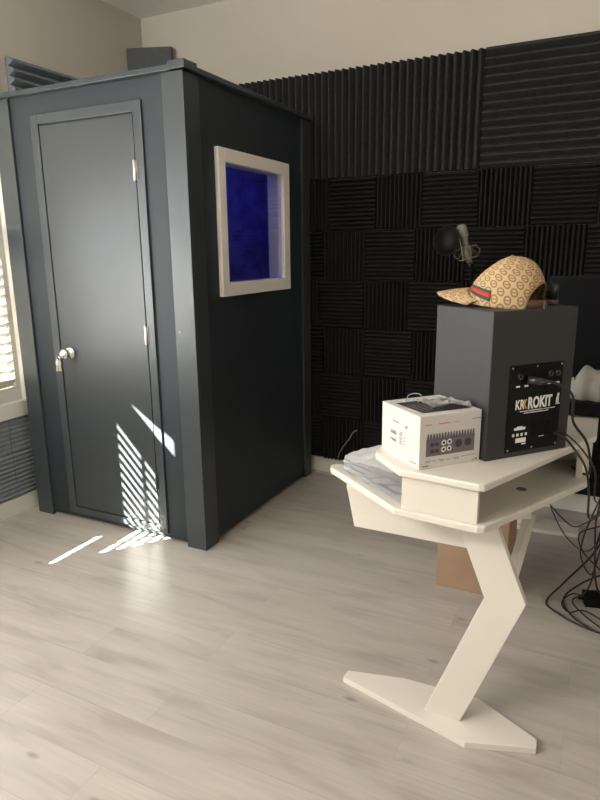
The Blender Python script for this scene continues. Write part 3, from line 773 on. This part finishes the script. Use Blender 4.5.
# ------------------------------------------------------------------ cables at right
G = 'black cables hanging and coiled right of the desk'
rc = random.Random(11)
hang = [
 ('black cable looping lowest over the floor at right edge', [(.10, 2.50, .60), (.06, 2.62, .30), (-.06, 2.72, .05), (-.12, 2.60, .006), (-.06, 2.52, .006), (.02, 2.47, .006), (.09, 2.45, .006), (.2, 2.42, .006)], .0042),
 ('greyish cable arching above the power adapter', [(.22, 2.72, .12), (.10, 2.74, .11), (.03, 2.72, .08), (-.045, 2.66, .03), (-.05, 2.60, .008), (0.0, 2.50, .012), (.08, 2.44, .012)], .004),
 ('black cable dropping straight to the adapter from the desk', [(.06, 2.35, .70), (.035, 2.5, .45), (.05, 2.62, .2), (.03, 2.66, .06), (-.02, 2.63, .02), (.03, 2.53, .02), (.10, 2.46, .018)], .0035),
 ('black cable running back beneath the desk toward the wall', [(.05, 2.45, .50), (.0, 2.75, .33), (-.06, 3.0, .2), (-.16, 3.15, .22), (-.26, 3.25, .30)], .003),
 ('thin black cable sagging low under the desk', [(.06, 2.42, .42), (.02, 2.65, .25), (-.03, 2.95, .12), (-.10, 3.1, .12), (-.17, 3.2, .2)], .003),
 ('black cable hanging in a long narrow loop by right edge', [(.045, 2.40, .60), (.0, 2.52, .38), (-.005, 2.6, .24), (.04, 2.62, .16), (.06, 2.55, .3), (.075, 2.4, .55)], .003),
 ('black cable hanging nearest the frame edge', [(.08, 2.30, .62), (.055, 2.42, .45), (.045, 2.55, .28), (.07, 2.66, .08), (.12, 2.7, .03)], .0038),
 ('black cable crossing the hanging loops at mid height', [(.10, 2.38, .50), (.03, 2.50, .42), (-.02, 2.62, .33), (.0, 2.7, .22), (.08, 2.75, .12)], .003),
 ('short black cable curling from the adapter end', [(.04, 2.66, .03), (-.02, 2.68, .025), (-.06, 2.62, .008), (-.03, 2.55, .008), (.03, 2.55, .03), (.12, 2.52, .008)], .0032),
]
for lab, pts, r in hang: cable('cable', pts, r, lab, group=G)
pa = thing('power_adapter', 'black power adapter brick lying on floor among the cables', 'adapter', (.03, 2.63, 0), .25)
MB().box((0, 0, 0), (.16, .075, .045)).build('case', 'black', pa, .005)
MB().tube([(0, .037, .022), (-.02, .037, .021)], .006, 8).build('strain_relief', 'black', pa)
cable('wall_wire', [(-1.52, 3.62, .14), (-1.50, 3.61, .19), (-1.46, 3.60, .25), (-1.43, 3.60, .29), (-1.41, 3.61, .33), (-1.385, 3.62, .345)], .004, 'thin pale frayed wire rising against black foam left of desk', 'wire', cat='wire')
cable('white_cable', [(-1.70, 3.655, .006), (-1.5, 3.64, .006), (-1.3, 3.60, .006), (-1.1, 3.61, .006), (-.9, 3.6, .006)], .005, 'thin white cable on the floor along the back baseboard', 'trim')

# ------------------------------------------------------------------ light
wd = bpy.data.worlds.new('sky'); S.world = wd; wd.use_nodes = True
nt = wd.node_tree; bg = nt.nodes['Background']
sky = nt.nodes.new('ShaderNodeTexSky'); sky.sky_type = 'NISHITA'; sky.sun_disc = False; sky.sun_elevation = math.radians(34)
nt.links.new(sky.outputs[0], bg.inputs[0]); bg.inputs[1].default_value = .6
def light(name, kind, loc, energy, col, **kw):
    l = bpy.data.lights.new(name, kind); l.energy = energy; l.color = col
    for k_, v_ in kw.items(): setattr(l, k_, v_)
    o = bpy.data.objects.new(name, l); o.location = loc; COL.objects.link(o); return o
def aim(o, d): o.rotation_euler = V(d).to_track_quat('-Z', 'Y').to_euler()
sun = light('sun', 'SUN', (-6, -4, 6), 150, (1, .93, .80), angle=math.radians(.5)); aim(sun, (1, 1.3, -1.06))
wl = light('window_daylight', 'AREA', (XL+.06, -.35, 1.56), 30, (1, .97, .92), shape='RECTANGLE', size=1.1, size_y=1.6); aim(wl, (1, .25, .6))
wl2 = light('shutter_daylight', 'AREA', (XL+.05, 1.25, 1.6), 22, (.94, .97, 1), shape='RECTANGLE', size=1.2, size_y=1.5); aim(wl2, (1, .1, .2))
wl3 = light('rear_daylight', 'AREA', (-1.75, YR+.05, 2.6), 62, (1, .96, .90), shape='RECTANGLE', size=1.9, size_y=.6); aim(wl3, (.2, 1, -.45))
wl4 = light('side_fill', 'AREA', (XR-.05, -.3, 1.7), 32, (1, .94, .86), shape='RECTANGLE', size=1.8, size_y=1.4); aim(wl4, (-1, .3, .55))  # unseen fill lamp, added to brighten faces turned to the right
bl = light('booth_led', 'AREA', (-2.35, 3.0, 2.12), 2.4, (.03, .03, 1), shape='RECTANGLE', size=.5, size_y=.5)

# ------------------------------------------------------------------ camera
f, pitch, roll, yaw = 619.816, .236019978, -.0109045471, -.460688574
cy, sy = math.cos(yaw), math.sin(yaw)
fwv = V((sy*math.cos(pitch), cy*math.cos(pitch), -math.sin(pitch))); rt = V((cy, -sy, 0)); up = rt.cross(fwv)
r2 = rt*math.cos(roll)+up*math.sin(roll); u2 = -rt*math.sin(roll)+up*math.cos(roll)
mw = Matrix((r2, u2, -fwv)).transposed().to_4x4(); mw.translation = V((0, 0, 1.48))
cd = bpy.data.cameras.new('camera'); cam = bpy.data.objects.new('camera', cd); COL.objects.link(cam); cam.matrix_world = mw
cd.sensor_fit = 'HORIZONTAL'; cd.sensor_width = 36; cd.lens = f/600*36; cd.clip_start = .02
S.camera = cam
S.view_settings.view_transform = 'Standard'; S.view_settings.look = 'None'; S.view_settings.gamma = 1
S.view_settings.use_curve_mapping = False; S.view_settings.exposure = .9
